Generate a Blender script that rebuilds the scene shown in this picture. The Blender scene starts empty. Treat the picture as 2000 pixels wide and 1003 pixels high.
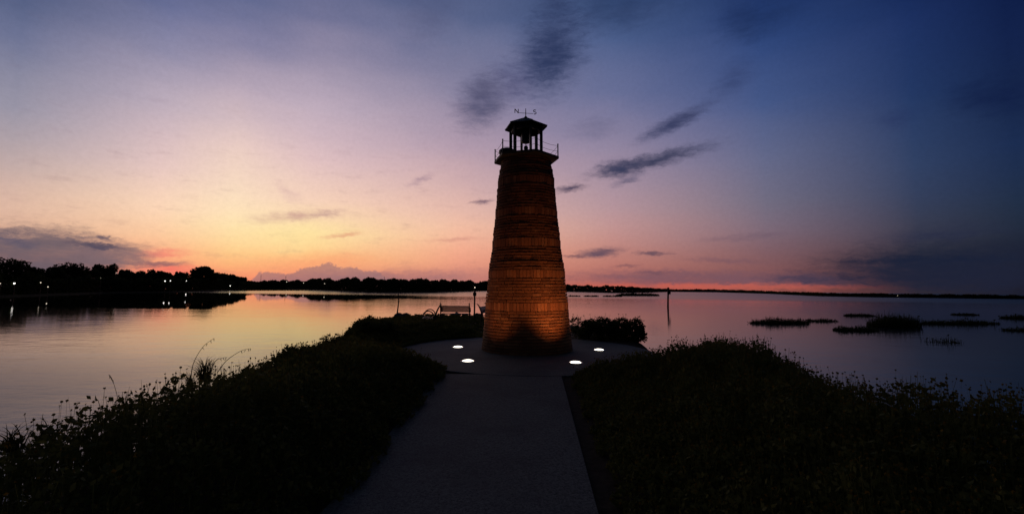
import bpy, math, random
import numpy as np
from mathutils import Vector, Matrix

R = math.radians
sc = bpy.context.scene
COL = sc.collection

# ------------------------------------------------------------------ camera
CAM = Vector((0.0, 0.0, 1.65))
FPX = 860.0                       # focal length in pixels of the 2000 px wide photograph
PITCH, ROLL = R(4.14), R(0.65)
F_ = Vector((0, math.cos(PITCH), math.sin(PITCH)))
U0 = Vector((0, -math.sin(PITCH), math.cos(PITCH)))
R0 = Vector((1, 0, 0))
RT = R0 * math.cos(ROLL) + U0 * math.sin(ROLL)
UP = U0 * math.cos(ROLL) - R0 * math.sin(ROLL)
cam_d = bpy.data.cameras.new('camera')
cam = bpy.data.objects.new('camera', cam_d)
COL.objects.link(cam)
M = Matrix.Identity(4)
for i in range(3):
    M[i][0], M[i][1], M[i][2], M[i][3] = RT[i], UP[i], -F_[i], CAM[i]
cam.matrix_world = M
cam_d.sensor_width = 36.0
cam_d.lens = FPX / 2000 * 36
cam_d.clip_start = 0.05
cam_d.clip_end = 9000
sc.camera = cam


def ray(px, py):
    return F_ + RT * ((px - 1000) / FPX) + UP * ((501.5 - py) / FPX)


def at(px, py, Y):
    """the point seen at photograph pixel (px, py), Y metres ahead"""
    d = ray(px, py)
    return CAM + d * (Y / d.y)


def on_z(px, py, z):
    d = ray(px, py)
    return CAM + d * ((z - CAM.z) / d.z)


def azel(px, py):
    d = ray(px, py).normalized()
    return math.degrees(math.atan2(d.x, d.y)), math.degrees(math.asin(d.z))


def pix(az, el):
    a, e = R(az), R(el)
    d = Vector((math.sin(a) * math.cos(e), math.cos(a) * math.cos(e), math.sin(e)))
    k = d.dot(F_)
    return 1000 + FPX * d.dot(RT) / k, 501.5 - FPX * d.dot(UP) / k


# ------------------------------------------------------------------ exposure, sampling
sc.view_settings.view_transform = 'Standard'
sc.view_settings.look = 'None'
sc.view_settings.exposure = 0.0
sc.view_settings.gamma = 1.0
sc.view_settings.use_curve_mapping = False
sc.render.engine = 'CYCLES'
sc.cycles.max_bounces = 6
sc.cycles.use_denoising = True
sc.cycles.sample_clamp_indirect = 4.0


def lin(c):
    r = []
    for v in c[:3]:
        v = v / 255.0
        r.append(v / 12.92 if v <= 0.04045 else ((v + 0.055) / 1.055) ** 2.4)
    return r


# ------------------------------------------------------------------ world: dusk sky
world = bpy.data.worlds.new('World')
sc.world = world
world.use_nodes = True
nt = world.node_tree
nt.nodes.clear()


class G:
    """small helper to write node graphs"""
    def __init__(s, t): s.t = t
    def n(s, typ, **kw):
        x = s.t.nodes.new(typ)
        for k, v in kw.items(): setattr(x, k, v)
        return x
    def put(s, sock, v):
        if isinstance(v, bpy.types.NodeSocket): s.t.links.new(v, sock)
        elif v is not None: sock.default_value = v
    def m(s, op, a, b=None, c=None, clamp=False):
        x = s.n('ShaderNodeMath', operation=op, use_clamp=clamp)
        for i, v in enumerate((a, b, c)):
            if v is not None: s.put(x.inputs[i], v)
        return x.outputs[0]
    def v(s, op, a, b=None):
        x = s.n('ShaderNodeVectorMath', operation=op)
        s.put(x.inputs[0], a)
        if b is not None: s.put(x.inputs[1], b)
        return x.outputs['Value'] if op == 'LENGTH' else x.outputs[0]
    def xyz(s, a, b, c):
        x = s.n('ShaderNodeCombineXYZ')
        for i, v in enumerate((a, b, c)): s.put(x.inputs[i], v)
        return x.outputs[0]
    def sep(s, v):
        x = s.n('ShaderNodeSeparateXYZ'); s.put(x.inputs[0], v); return x.outputs
    def rng(s, v, a, b, c=0.0, d=1.0, smooth=True):
        x = s.n('ShaderNodeMapRange', interpolation_type='SMOOTHSTEP' if smooth else 'LINEAR')
        for i, q in enumerate((v, a, b, c, d)): s.put(x.inputs[i], q)
        return x.outputs[0]
    def noise(s, vec, scale, detail=4.0, rough=0.55):
        x = s.n('ShaderNodeTexNoise')
        s.put(x.inputs['Vector'], vec)
        x.inputs['Scale'].default_value = scale
        x.inputs['Detail'].default_value = detail
        x.inputs['Roughness'].default_value = rough
        return x
    def mix(s, f, a, b):
        x = s.n('ShaderNodeMix', data_type='RGBA')
        s.put(x.inputs[0], f)
        for i, v in ((6, a), (7, b)):
            if not isinstance(v, bpy.types.NodeSocket): v = (*v[:3], 1.0)
            s.put(x.inputs[i], v)
        return x.outputs[2]
    def ramp(s, f, stops, interp='LINEAR'):
        x = s.n('ShaderNodeValToRGB')
        e = x.color_ramp.elements
        while len(e) < len(stops): e.new(0.5)
        for i, (p, c) in enumerate(stops):
            e[i].position = p; e[i].color = (*c[:3], 1.0)
        x.color_ramp.interpolation = interp
        s.put(x.inputs[0], f)
        return x.outputs[0]


g = G(nt)
# measured sky colours (sRGB) on a grid of photograph pixels
SX = [0, 300, 450, 600, 900, 1200, 1500, 1800, 2000]
SY = [0, 60, 200, 300, 400, 450, 500, 540, 562]
ST = [
 [(82,94,130),(98,106,146),(98,106,144),(96,103,140),(80,93,132),(54,76,118),(32,54,104),(23,42,88),(15,30,70)],
 [(106,113,146),(124,126,160),(126,125,158),(124,122,154),(101,109,144),(72,92,136),(44,68,120),(29,48,96),(18,33,74)],
 [(150,147,165),(186,171,186),(198,178,190),(190,172,188),(140,133,160),(106,112,150),(70,88,134),(36,56,98),(23,38,72)],
 [(186,167,168),(226,196,194),(236,206,196),(222,191,194),(182,157,173),(148,135,160),(98,104,137),(48,65,100),(28,45,80)],
 [(222,184,164),(252,214,184),(255,226,190),(248,211,186),(224,182,172),(178,148,157),(114,108,127),(53,62,87),(33,46,68)],
 [(222,177,150),(252,206,164),(255,226,170),(255,226,166),(244,190,162),(194,146,142),(124,105,119),(56,58,75),(34,42,59)],
 [(212,142,116),(252,172,126),(255,196,130),(255,194,130),(243,166,136),(190,127,116),(126,90,95),(51,51,63),(29,33,48)],
 [(160,102,98),(246,136,110),(250,150,108),(248,146,110),(212,134,116),(174,106,98),(130,82,82),(52,46,56),(27,29,42)],
 [(128,88,90),(232,120,108),(234,126,104),(226,122,106),(194,120,110),(190,96,84),(142,78,72),(48,42,50),(26,26,38)],
]


def sky_at(px, py):
    px = min(max(px, 0), 2000); py = min(max(py, 0), 562)
    i = max(j for j in range(len(SX) - 1) if SX[j] <= px)
    k = max(j for j in range(len(SY) - 1) if SY[j] <= py)
    u = (px - SX[i]) / (SX[i + 1] - SX[i]); v = (py - SY[k]) / (SY[k + 1] - SY[k])
    c = [0, 0, 0]
    for (a, b, w) in ((i, k, (1-u)*(1-v)), (i+1, k, u*(1-v)), (i, k+1, (1-u)*v), (i+1, k+1, u*v)):
        l = lin(ST[b][a])
        for q in range(3): c[q] += w * l[q]
    return c


tc = g.n('ShaderNodeTexCoord')
D = tc.outputs['Generated']
dx, dy, dz = g.sep(D)
AZ = g.m('MULTIPLY', g.m('ARCTAN2', dx, dy), 180 / math.pi)
EL = g.m('MULTIPLY', g.m('ARCSINE', dz), 180 / math.pi)
AE = g.xyz(AZ, EL, 0.0)
# gentle large scale unevenness of the air
wob = g.noise(g.v('MULTIPLY', AE, (0.6, 1.6, 1.0)), 0.09, 3.0)
ELW = g.m('ADD', EL, g.m('MULTIPLY', g.m('SUBTRACT', wob.outputs[0], 0.5), g.m('MULTIPLY', EL, 0.22)))
ELN = g.m('DIVIDE', ELW, 90.0, clamp=True)
els = [0, 0.7, 1.5, 2.5, 3.6, 5, 6.5, 8, 10, 12.5, 15, 18, 21, 24, 27, 30, 33, 36]
ZEN = lin((27, 33, 46)); BACK = lin((22, 25, 33))
cols = []
for sx in SX:
    a = math.degrees(math.atan((sx - 1000) / FPX))
    stops = []
    for e in els:
        x, y = pix(a, e)
        c = sky_at(sx, y)
        over = max(0.0, -y) / 260.0
        k = min(over, 1.0) * 0.8
        c = [c[q] * (1 - k) + ZEN[q] * k for q in range(3)]
        stops.append((e / 90.0, c))
    stops.append((55 / 90.0, ZEN)); stops.append((1.0, ZEN))
    cols.append((a, g.ramp(ELN, stops)))
dark = g.ramp(ELN, [(0.0, lin((20, 22, 40))), (0.1, BACK), (0.5, ZEN), (1.0, ZEN)])
sky = cols[0][1]
for (a0, _), (a1, c1) in zip(cols[:-1], cols[1:]):
    sky = g.mix(g.rng(AZ, a0, a1, smooth=False), sky, c1)
sky = g.mix(g.rng(g.m('ABSOLUTE', AZ), 52.0, 95.0), sky, dark)

# clouds, laid out in azimuth and elevation
wn = g.noise(g.v('MULTIPLY', AE, (0.55, 1.4, 1.0)), 0.55, 5.0, 0.6)
wv = g.v('MULTIPLY', g.v('SUBTRACT', wn.outputs['Color'], (0.5, 0.5, 0.5)), (3.2, 1.7, 0.0))
AEW = g.v('ADD', AE, wv)
wn2 = g.noise(g.v('MULTIPLY', AE, (0.6, 1.2, 1.0)), 1.6, 4.0, 0.6)
AEF = g.v('ADD', AE, g.v('MULTIPLY', g.v('SUBTRACT', wn2.outputs['Color'], (0.5, 0.5, 0.5)), (1.9, 1.0, 0.0)))
tex = g.noise(g.v('MULTIPLY', AE, (0.35, 1.2, 1.0)), 0.9, 5.0, 0.62).outputs[0]


er = g.n('ShaderNodeMapping')
g.put(er.inputs['Vector'], AEF)
er.inputs['Rotation'].default_value = (0, 0, R(-18))
er.inputs['Scale'].default_value = (0.45, 1.9, 1.0)
erode = g.m('MULTIPLY', g.m('SUBTRACT', g.noise(er.outputs[0], 1.1, 7.0, 0.68).outputs[0], 0.50), 0.95)


def cloud(x1, y1, x2, y2, thick, col, dens, warp=1, soft=0.15, grain=0.6):
    """a streak of cloud between two directions, thick = full thickness in px"""
    global sky
    a1, e1 = azel(x1, y1); a2, e2 = azel(x2, y2)
    cx, cy = (a1 + a2) / 2, (e1 + e2) / 2
    L = math.hypot(a2 - a1, e2 - e1) / 2 * 1.12; ang = math.atan2(e2 - e1, a2 - a1)
    T = thick / 2 / 15.0 * 1.3
    mp = g.n('ShaderNodeMapping', vector_type='TEXTURE')
    g.put(mp.inputs['Vector'], AEW if warp == 1 else (AEF if warp == 2 else AE))
    mp.inputs['Location'].default_value = (cx, cy, 0)
    mp.inputs['Rotation'].default_value = (0, 0, ang)
    mp.inputs['Scale'].default_value = (L, T, 1)
    d = g.m('ADD', g.v('LENGTH', mp.outputs[0]), erode)
    f = g.rng(d, 1.15, soft)
    if grain: f = g.m('MULTIPLY', f, g.rng(tex, 0.25, 0.62, 1 - grain, 1.0))
    f = g.m('MULTIPLY', f, dens, clamp=True)
    sky = g.mix(f, sky, lin(col))


# broad faint texture
sky = g.mix(g.m('MULTIPLY', g.rng(tex, 0.52, 0.8), g.m('MULTIPLY', g.rng(EL, 30, 4, 0.02, 0.22), g.rng(AZ, 20, -15, 0.0, 1.0))), sky, lin((120, 84, 100)))
# warm glow over the sunset
cloud(430, 470, 720, 462, 62, (255, 230, 160), 0.42, 1, 0.0, 0.3)
cloud(500, 515, 760, 505, 34, (250, 150, 108), 0.45, 1, 0.0, 0.5)
cloud(255, 497, 380, 491, 16, (240, 98, 104), 0.6, 2, 0.1, 0.6)
cloud(270, 522, 420, 531, 18, (240, 98, 96), 0.7, 2, 0.1, 0.4)
# grey bank low on the left
cloud(-140, 500, 250, 510, 74, (104, 92, 102), 0.95, 2, 0.55, 0.15)
cloud(120, 492, 310, 500, 36, (128, 104, 108), 0.8, 2, 0.4, 0.2)
cloud(-60, 452, 90, 484, 12, (84, 82, 104), 0.7, 2, 0.1, 0.3)
cloud(135, 474, 250, 487, 8, (78, 72, 90), 0.9, 2, 0.2, 0.2)
cloud(176, 461, 222, 467, 6, (88, 78, 96), 0.85, 2, 0.2, 0.2)
cloud(260, 516, 372, 513, 9, (128, 92, 100), 0.8, 2, 0.2, 0.3)
# mauve wisps above the glow
cloud(480, 428, 680, 415, 20, (190, 142, 140), 0.65, 2, 0.0, 0.7)
cloud(600, 422, 672, 412, 13, (172, 132, 138), 0.55, 2, 0.0, 0.5)
cloud(620, 464, 720, 455, 10, (226, 152, 122), 0.6, 2, 0.0, 0.5)
cloud(530, 352, 590, 396, 22, (196, 156, 162), 0.35, 1, 0.0, 0.6)
cloud(790, 365, 850, 338, 14, (140, 114, 136), 0.5, 2, 0.0, 0.6)
cloud(915, 396, 966, 391, 9, (116, 92, 108), 0.8, 2, 0.1, 0.4)
cloud(820, 470, 960, 464, 8, (196, 128, 118), 0.5, 2, 0.0, 0.5)
# grey mauve haze bank behind the far wood, and its cumulus heads
cloud(500, 556, 980, 540, 40, (160, 112, 114), 0.8, 2, 0.2, 0.25)
heads = g.noise(g.xyz(AZ, 0.0, 3.7), 0.42, 6.0, 0.62).outputs[0]
hp = [(480, 556), (505, 532), (520, 530), (565, 534), (590, 523), (618, 519), (632, 513), (642, 511), (655, 516), (666, 522), (690, 521), (712, 528), (735, 528), (752, 538), (800, 556)]
hz = [azel(x, y) for x, y in hp]
A0, A1 = hz[0][0], hz[-1][0]
hgt = g.m('MULTIPLY', g.ramp(g.rng(AZ, A0, A1, smooth=False), [((a - A0) / (A1 - A0), [max(e, 0) / 5.0] * 3) for a, e in hz]), 5.0)
hgt = g.m('ADD', hgt, g.m('MULTIPLY', g.m('SUBTRACT', heads, 0.5), 0.5))
inside = g.m('MULTIPLY', g.rng(AZ, A0, A0 + 0.6), g.rng(AZ, A1, A1 - 0.6))
finen = g.noise(AE, 2.6, 4.0, 0.6).outputs[0]
hgt = g.m('ADD', hgt, g.m('MULTIPLY', g.m('SUBTRACT', finen, 0.5), 0.9))
hm = g.m('MULTIPLY', g.rng(g.m('SUBTRACT', hgt, EL), -0.1, 0.22), inside)
sky = g.mix(g.m('MULTIPLY', hm, 0.7), sky, lin((150, 112, 116)))
# blue grey streaks right of the tower
cloud(1140, 344, 1410, 278, 26, (52, 56, 84), 0.95, 2, 0.1, 0.25)
cloud(1160, 332, 1260, 326, 34, (50, 56, 86), 0.8, 2, 0.05, 0.3)
cloud(1190, 362, 1260, 340, 14, (72, 74, 104), 0.6, 2, 0.0, 0.4)
cloud(1078, 373, 1150, 362, 13, (70, 62, 86), 0.9, 2, 0.1, 0.3)
cloud(1240, 278, 1395, 200, 26, (54, 60, 94), 0.95, 2, 0.05, 0.35)
cloud(1385, 190, 1480, 120, 46, (44, 56, 96), 0.45, 1, 0.0, 0.5)
cloud(1040, 20, 1130, 0, 60, (44, 56, 92), 0.5, 1, 0.0, 0.4)
cloud(1380, 40, 1520, 10, 50, (26, 44, 88), 0.45, 1, 0.0, 0.5)
cloud(1020, 185, 1130, 10, 120, (46, 58, 94), 0.95, 1, 0.1, 0.35)
cloud(1040, 150, 1110, 80, 60, (42, 53, 88), 0.7, 2, 0.0, 0.5)
cloud(895, 245, 990, 145, 84, (80, 80, 110), 0.9, 1, 0.1, 0.35)
cloud(960, 170, 1050, 150, 70, (72, 72, 110), 0.5, 1, 0.0, 0.4)
cloud(770, 50, 900, 10, 80, (70, 74, 108), 0.3, 1, 0.0, 0.4)
cloud(1120, 498, 1222, 487, 19, (96, 76, 92), 0.95, 2, 0.1, 0.2)
cloud(1095, 500, 1150, 499, 6, (120, 84, 90), 0.8, 2, 0.1, 0.2)
cloud(1236, 494, 1315, 495, 8, (96, 74, 88), 0.85, 2, 0.1, 0.2)
cloud(1190, 521, 1260, 517, 6, (120, 82, 90), 0.7, 2, 0.1, 0.4)
cloud(1230, 533, 1330, 531, 7, (104, 74, 86), 0.7, 2, 0.1, 0.4)
cloud(1080, 540, 1700, 546, 30, (112, 82, 96), 0.75, 2, 0.2, 0.3)
cloud(1480, 541, 1700, 550, 22, (62, 56, 78), 0.8, 2, 0.1, 0.2)
cloud(1100, 556, 1700, 561, 11, (206, 96, 78), 0.65, 2, 0.25, 0.3)
cloud(1222, 551, 1290, 556, 12, (140, 88, 92), 0.7, 2, 0.2, 0.2)
cloud(1570, 528, 2200, 505, 66, (28, 34, 54), 0.95, 2, 0.15, 0.25)
cloud(1640, 512, 2000, 503, 12, (24, 32, 54), 0.8, 2, 0.1, 0.4)
cloud(1360, 470, 1560, 455, 12, (104, 84, 100), 0.5, 2, 0.0, 0.6)
cloud(1330, 505, 1500, 512, 9, (116, 84, 96), 0.6, 2, 0.0, 0.6)
cloud(1650, 545, 2200, 545, 40, (30, 34, 54), 0.8, 2, 0.1, 0.2)
cloud(1840, 195, 2060, 180, 46, (14, 26, 64), 0.6, 1, 0.0, 0.4)
cloud(1700, 240, 1800, 225, 30, (34, 46, 88), 0.4, 1, 0.0, 0.5)
cloud(1690, 470, 2000, 440, 26, (34, 40, 68), 0.45, 1, 0.0, 0.5)

cloud(1100, 30, 1330, -10, 70, (34, 48, 84), 0.55, 1, 0.0, 0.4)
cloud(1400, 70, 1560, 10, 60, (26, 42, 80), 0.5, 1, 0.0, 0.5)
cloud(1100, 260, 1220, 240, 40, (92, 92, 122), 0.35, 1, 0.0, 0.6)
# fine unevenness of the hazy air
mot = g.noise(AE, 2.2, 6.0, 0.75).outputs[0]
sky = g.v('MULTIPLY', sky, g.xyz(*[g.rng(mot, 0.2, 0.8, 0.93, 1.07, smooth=False)] * 3))
bg = g.n('ShaderNodeBackground')
g.put(bg.inputs['Color'], sky)
bg.inputs['Strength'].default_value = 1.0
wo = g.n('ShaderNodeOutputWorld')
nt.links.new(bg.outputs[0], wo.inputs[0])
world.cycles.sampling_method = 'MANUAL'
world.cycles.sample_map_resolution = 1024


# ------------------------------------------------------------------ helpers: materials
def material(name, build=None, base=(0.1, 0.1, 0.1), rough=0.7, metal=0.0, spec=0.5):
    m = bpy.data.materials.new(name)
    m.use_nodes = True
    t = m.node_tree
    b = t.nodes['Principled BSDF']
    b.inputs['Base Color'].default_value = (*base, 1)
    b.inputs['Roughness'].default_value = rough
    b.inputs['Metallic'].default_value = metal
    b.inputs['Specular IOR Level'].default_value = spec
    if build: build(G(t), b)
    return m


def mottled(c1, c2, scale, bump=0.0, dist=0.01, detail=6):
    def f(h, b):
        p = h.n('ShaderNodeNewGeometry').outputs['Position']
        n = h.noise(p, scale, detail, 0.65).outputs[0]
        h.put(b.inputs['Base Color'], h.ramp(n, [(0.3, c1), (0.7, c2)]))
        if bump:
            bp = h.n('ShaderNodeBump')
            bp.inputs['Strength'].default_value = bump
            bp.inputs['Distance'].default_value = dist
            h.put(bp.inputs['Height'], n)
            h.put(b.inputs['Normal'], bp.outputs[0])
    return f


def leafy(c1, c2):
    def f(h, b):
        gm = h.n('ShaderNodeNewGeometry')
        c = h.ramp(gm.outputs['Random Per Island'], [(0.0, c1), (1.0, c2)])
        h.put(b.inputs['Base Color'], c)
        tr = h.n('ShaderNodeBsdfTranslucent'); h.put(tr.inputs[0], c)
        ms = h.n('ShaderNodeMixShader'); ms.inputs[0].default_value = 0.4
        out = [x for x in h.t.nodes if x.type == 'OUTPUT_MATERIAL'][0]
        h.put(ms.inputs[1], b.outputs[0]); h.put(ms.inputs[2], tr.outputs[0]); h.put(out.inputs[0], ms.outputs[0])
    return f


def brick_nodes(k):
  def f(h, b):
    gm = h.n('ShaderNodeNewGeometry')
    r = gm.outputs['Random Per Island']
    c = h.ramp(r, [(0.0, (0.20, 0.085, 0.05)), (0.35, (0.30, 0.12, 0.062)), (0.7, (0.36, 0.145, 0.07)), (1.0, (0.42, 0.20, 0.11))])
    n = h.noise(gm.outputs['Position'], 22.0, 6, 0.7).outputs[0]
    c = h.mix(h.rng(n, 0.35, 0.75, 0.0, 0.55), c, (0.16, 0.075, 0.05))
    big = h.noise(gm.outputs['Position'], 1.6, 4, 0.6).outputs[0]
    c = h.mix(h.rng(big, 0.5, 0.75, 0.0, 0.4), c, (0.15, 0.09, 0.07))
    c = h.mix(1.0 - k, c, (0.05, 0.03, 0.022))
    h.put(b.inputs['Base Color'], c)
    fine = h.noise(gm.outputs['Position'], 70.0, 5, 0.7).outputs[0]
    bp = h.n('ShaderNodeBump')
    bp.inputs['Strength'].default_value = 0.7
    bp.inputs['Distance'].default_value = 0.006
    h.put(bp.inputs['Height'], h.m('ADD', fine, n))
    h.put(b.inputs['Normal'], bp.outputs[0])
  return f


def concrete_nodes(h, b):
    p = h.n('ShaderNodeNewGeometry').outputs['Position']
    a = h.noise(p, 48.0, 5, 0.8).outputs[0]
    v = h.n('ShaderNodeTexVoronoi'); h.put(v.inputs['Vector'], p); v.inputs['Scale'].default_value = 75.0
    w = h.noise(p, 0.9, 5, 0.6).outputs[0]
    c = h.ramp(a, [(0.36, (0.04, 0.044, 0.043)), (0.64, (0.22, 0.235, 0.22))])
    c = h.mix(h.rng(v.outputs['Distance'], 0.45, 0.1, 0.0, 0.5), c, (0.22, 0.22, 0.20))
    c = h.mix(h.rng(w, 0.42, 0.7, 0.0, 0.55), c, (0.065, 0.065, 0.067))
    h.put(b.inputs['Base Color'], c)
    bp = h.n('ShaderNodeBump')
    bp.inputs['Strength'].default_value = 0.5
    bp.inputs['Distance'].default_value = 0.006
    h.put(bp.inputs['Height'], h.m('SUBTRACT', a, v.outputs['Distance']))
    h.put(b.inputs['Normal'], bp.outputs[0])


def water_nodes(h, b):
    p = h.n('ShaderNodeNewGeometry').outputs['Position']
    # wind lanes: ruffled and calm stretches
    lanes = h.noise(h.v('MULTIPLY', p, (0.006, 0.03, 1.0)), 1.0, 4, 0.6).outputs[0]
    ruff = h.rng(lanes, 0.36, 0.66, 0.35, 1.0)
    px_, py_, pz_ = h.sep(p)
    # the sheltered calm water under the left shore, and the wind ruffled far reach
    edge = h.m('ADD', py_, h.m('MULTIPLY', h.m('SUBTRACT', h.noise(p, 0.12, 3).outputs[0], 0.5), 5.0))
    calm = h.m('MULTIPLY', h.rng(edge, 40.0, 42.5), h.rng(px_, -18.0, -34.0))
    ruff = h.m('MULTIPLY', ruff, h.m('SUBTRACT', 1.0, h.m('MULTIPLY', calm, 0.93)))
    farw = h.m('MULTIPLY', h.rng(h.m('ADD', py_, h.m('MULTIPLY', px_, 0.10)), 105.0, 140.0), h.rng(px_, -140.0, -100.0))
    n1 = h.noise(h.v('MULTIPLY', p, (0.5, 1.0, 1.0)), 1.1, 3, 0.55).outputs[0]
    n2 = h.noise(h.v('MULTIPLY', p, (0.7, 1.2, 1.0)), 5.0, 3, 0.55).outputs[0]
    n3 = h.noise(h.v('MULTIPLY', p, (0.2, 0.5, 1.0)), 0.25, 2, 0.5).outputs[0]
    hh = h.m('ADD', h.m('MULTIPLY', n1, 0.020), h.m('ADD', h.m('MULTIPLY', n2, 0.005), h.m('MULTIPLY', n3, 0.035)))
    bp = h.n('ShaderNodeBump')
    bp.inputs['Distance'].default_value = 1.0
    h.put(bp.inputs['Strength'], ruff)
    h.put(bp.inputs['Height'], hh)
    h.put(b.inputs['Normal'], bp.outputs[0])
    h.put(b.inputs['Roughness'], h.m('ADD', h.m('MULTIPLY', h.rng(lanes, 0.36, 0.66, 0.04, 0.09), h.m('SUBTRACT', 1.0, h.m('MULTIPLY', calm, 0.8))), h.m('ADD', h.m('MULTIPLY', farw, 0.14), h.m('ADD', h.m('MULTIPLY', h.rng(px_, 3.0, 16.0, 0.0, 0.05), h.rng(py_, 75.0, 25.0)), h.m('MULTIPLY', h.rng(py_, 18.0, 8.0), h.rng(px_, -4.0, -10.0, 0.0, 0.14))))))
    b.inputs['IOR'].default_value = 1.333


def glow(name, col, strength):
    m = bpy.data.materials.new(name); m.use_nodes = True
    t = m.node_tree; b = t.nodes['Principled BSDF']
    b.inputs['Base Color'].default_value = (0.8, 0.8, 0.8, 1)
    b.inputs['Emission Color'].default_value = (*col, 1)
    b.inputs['Emission Strength'].default_value = strength
    return m


MT = {
    'water': material('lake_water', water_nodes, (0.006, 0.008, 0.010), 0.06, 0, 0.5),
    'soil': material('dark_soil', mottled((0.03, 0.022, 0.016), (0.07, 0.055, 0.04), 9.0, 0.8, 0.03), rough=0.95, spec=0.1),
    'bank': material('far_bank_soil', mottled((0.02, 0.025, 0.012), (0.05, 0.05, 0.03), 0.4), rough=0.95, spec=0.1),
    'concrete': material('aggregate_concrete', concrete_nodes, rough=0.85, spec=0.2),
    'soldier': material('soldier_brick', brick_nodes(0.95), rough=0.85, spec=0.2),
    'brick': material('red_brick', brick_nodes(0.66), rough=0.85, spec=0.2),
    'mortar': material('mortar', mottled((0.05, 0.04, 0.035), (0.12, 0.10, 0.085), 30.0), rough=0.95, spec=0.1),
    'slab': material('painted_slab', mottled((0.030, 0.028, 0.026), (0.055, 0.05, 0.048), 12.0), rough=0.6, spec=0.3),
    'metal': material('dark_metal', mottled((0.02, 0.02, 0.022), (0.045, 0.045, 0.05), 14.0), rough=0.45, metal=0.4),
    'roof': material('dark_roof_metal', mottled((0.02, 0.018, 0.02), (0.05, 0.045, 0.045), 8.0), rough=0.6, metal=0.2),
    'steel': material('lamp_steel', mottled((0.20, 0.20, 0.20), (0.4, 0.4, 0.4), 40.0), rough=0.35, metal=0.8),
    'wood': material('weathered_wood', mottled((0.045, 0.03, 0.022), (0.11, 0.08, 0.06), 18.0), rough=0.9, spec=0.1),
    'sign': material('sign_board', mottled((0.05, 0.035, 0.03), (0.10, 0.06, 0.05), 10.0), rough=0.7),
    'rock': material('grey_rock', mottled((0.06, 0.055, 0.05), (0.17, 0.16, 0.15), 6.0, 0.8, 0.03), rough=0.95, spec=0.1),
    'leaf': material('wildflower_leaf', leafy((0.06, 0.075, 0.018), (0.17, 0.17, 0.05)), rough=0.75, spec=0.1),
    'shrub': material('shrub_leaf', leafy((0.035, 0.05, 0.014), (0.10, 0.11, 0.035)), rough=0.75, spec=0.1),
    'grass': material('grass_blade', leafy((0.03, 0.042, 0.014), (0.09, 0.09, 0.035)), rough=0.75, spec=0.1),
    'stem': material('dry_stem', mottled((0.10, 0.065, 0.03), (0.16, 0.11, 0.05), 20.0), rough=0.8, spec=0.1),
    'flower': material('yellow_flower', leafy((0.12, 0.075, 0.015), (0.24, 0.15, 0.02)), rough=0.8, spec=0.1),
    'tree': material('tree_leaf', leafy((0.020, 0.032, 0.012), (0.055, 0.065, 0.025)), rough=0.8, spec=0.1),
    'bark': material('bark', mottled((0.03, 0.024, 0.018), (0.08, 0.065, 0.05), 8.0, 0.6, 0.03), rough=0.95, spec=0.1),
    'reed': material('reed_blade', leafy((0.022, 0.036, 0.014), (0.06, 0.07, 0.03)), rough=0.8, spec=0.1),
    'glow': glow('ground_lamp_glow', (1.0, 0.90, 0.74), 5.0),
    'street': glow('street_lamp_glow', (1.0, 0.95, 0.86), 3.0),
    'street_dim': glow('far_lamp_glow', (1.0, 0.86, 0.66), 1.5),
}


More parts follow.
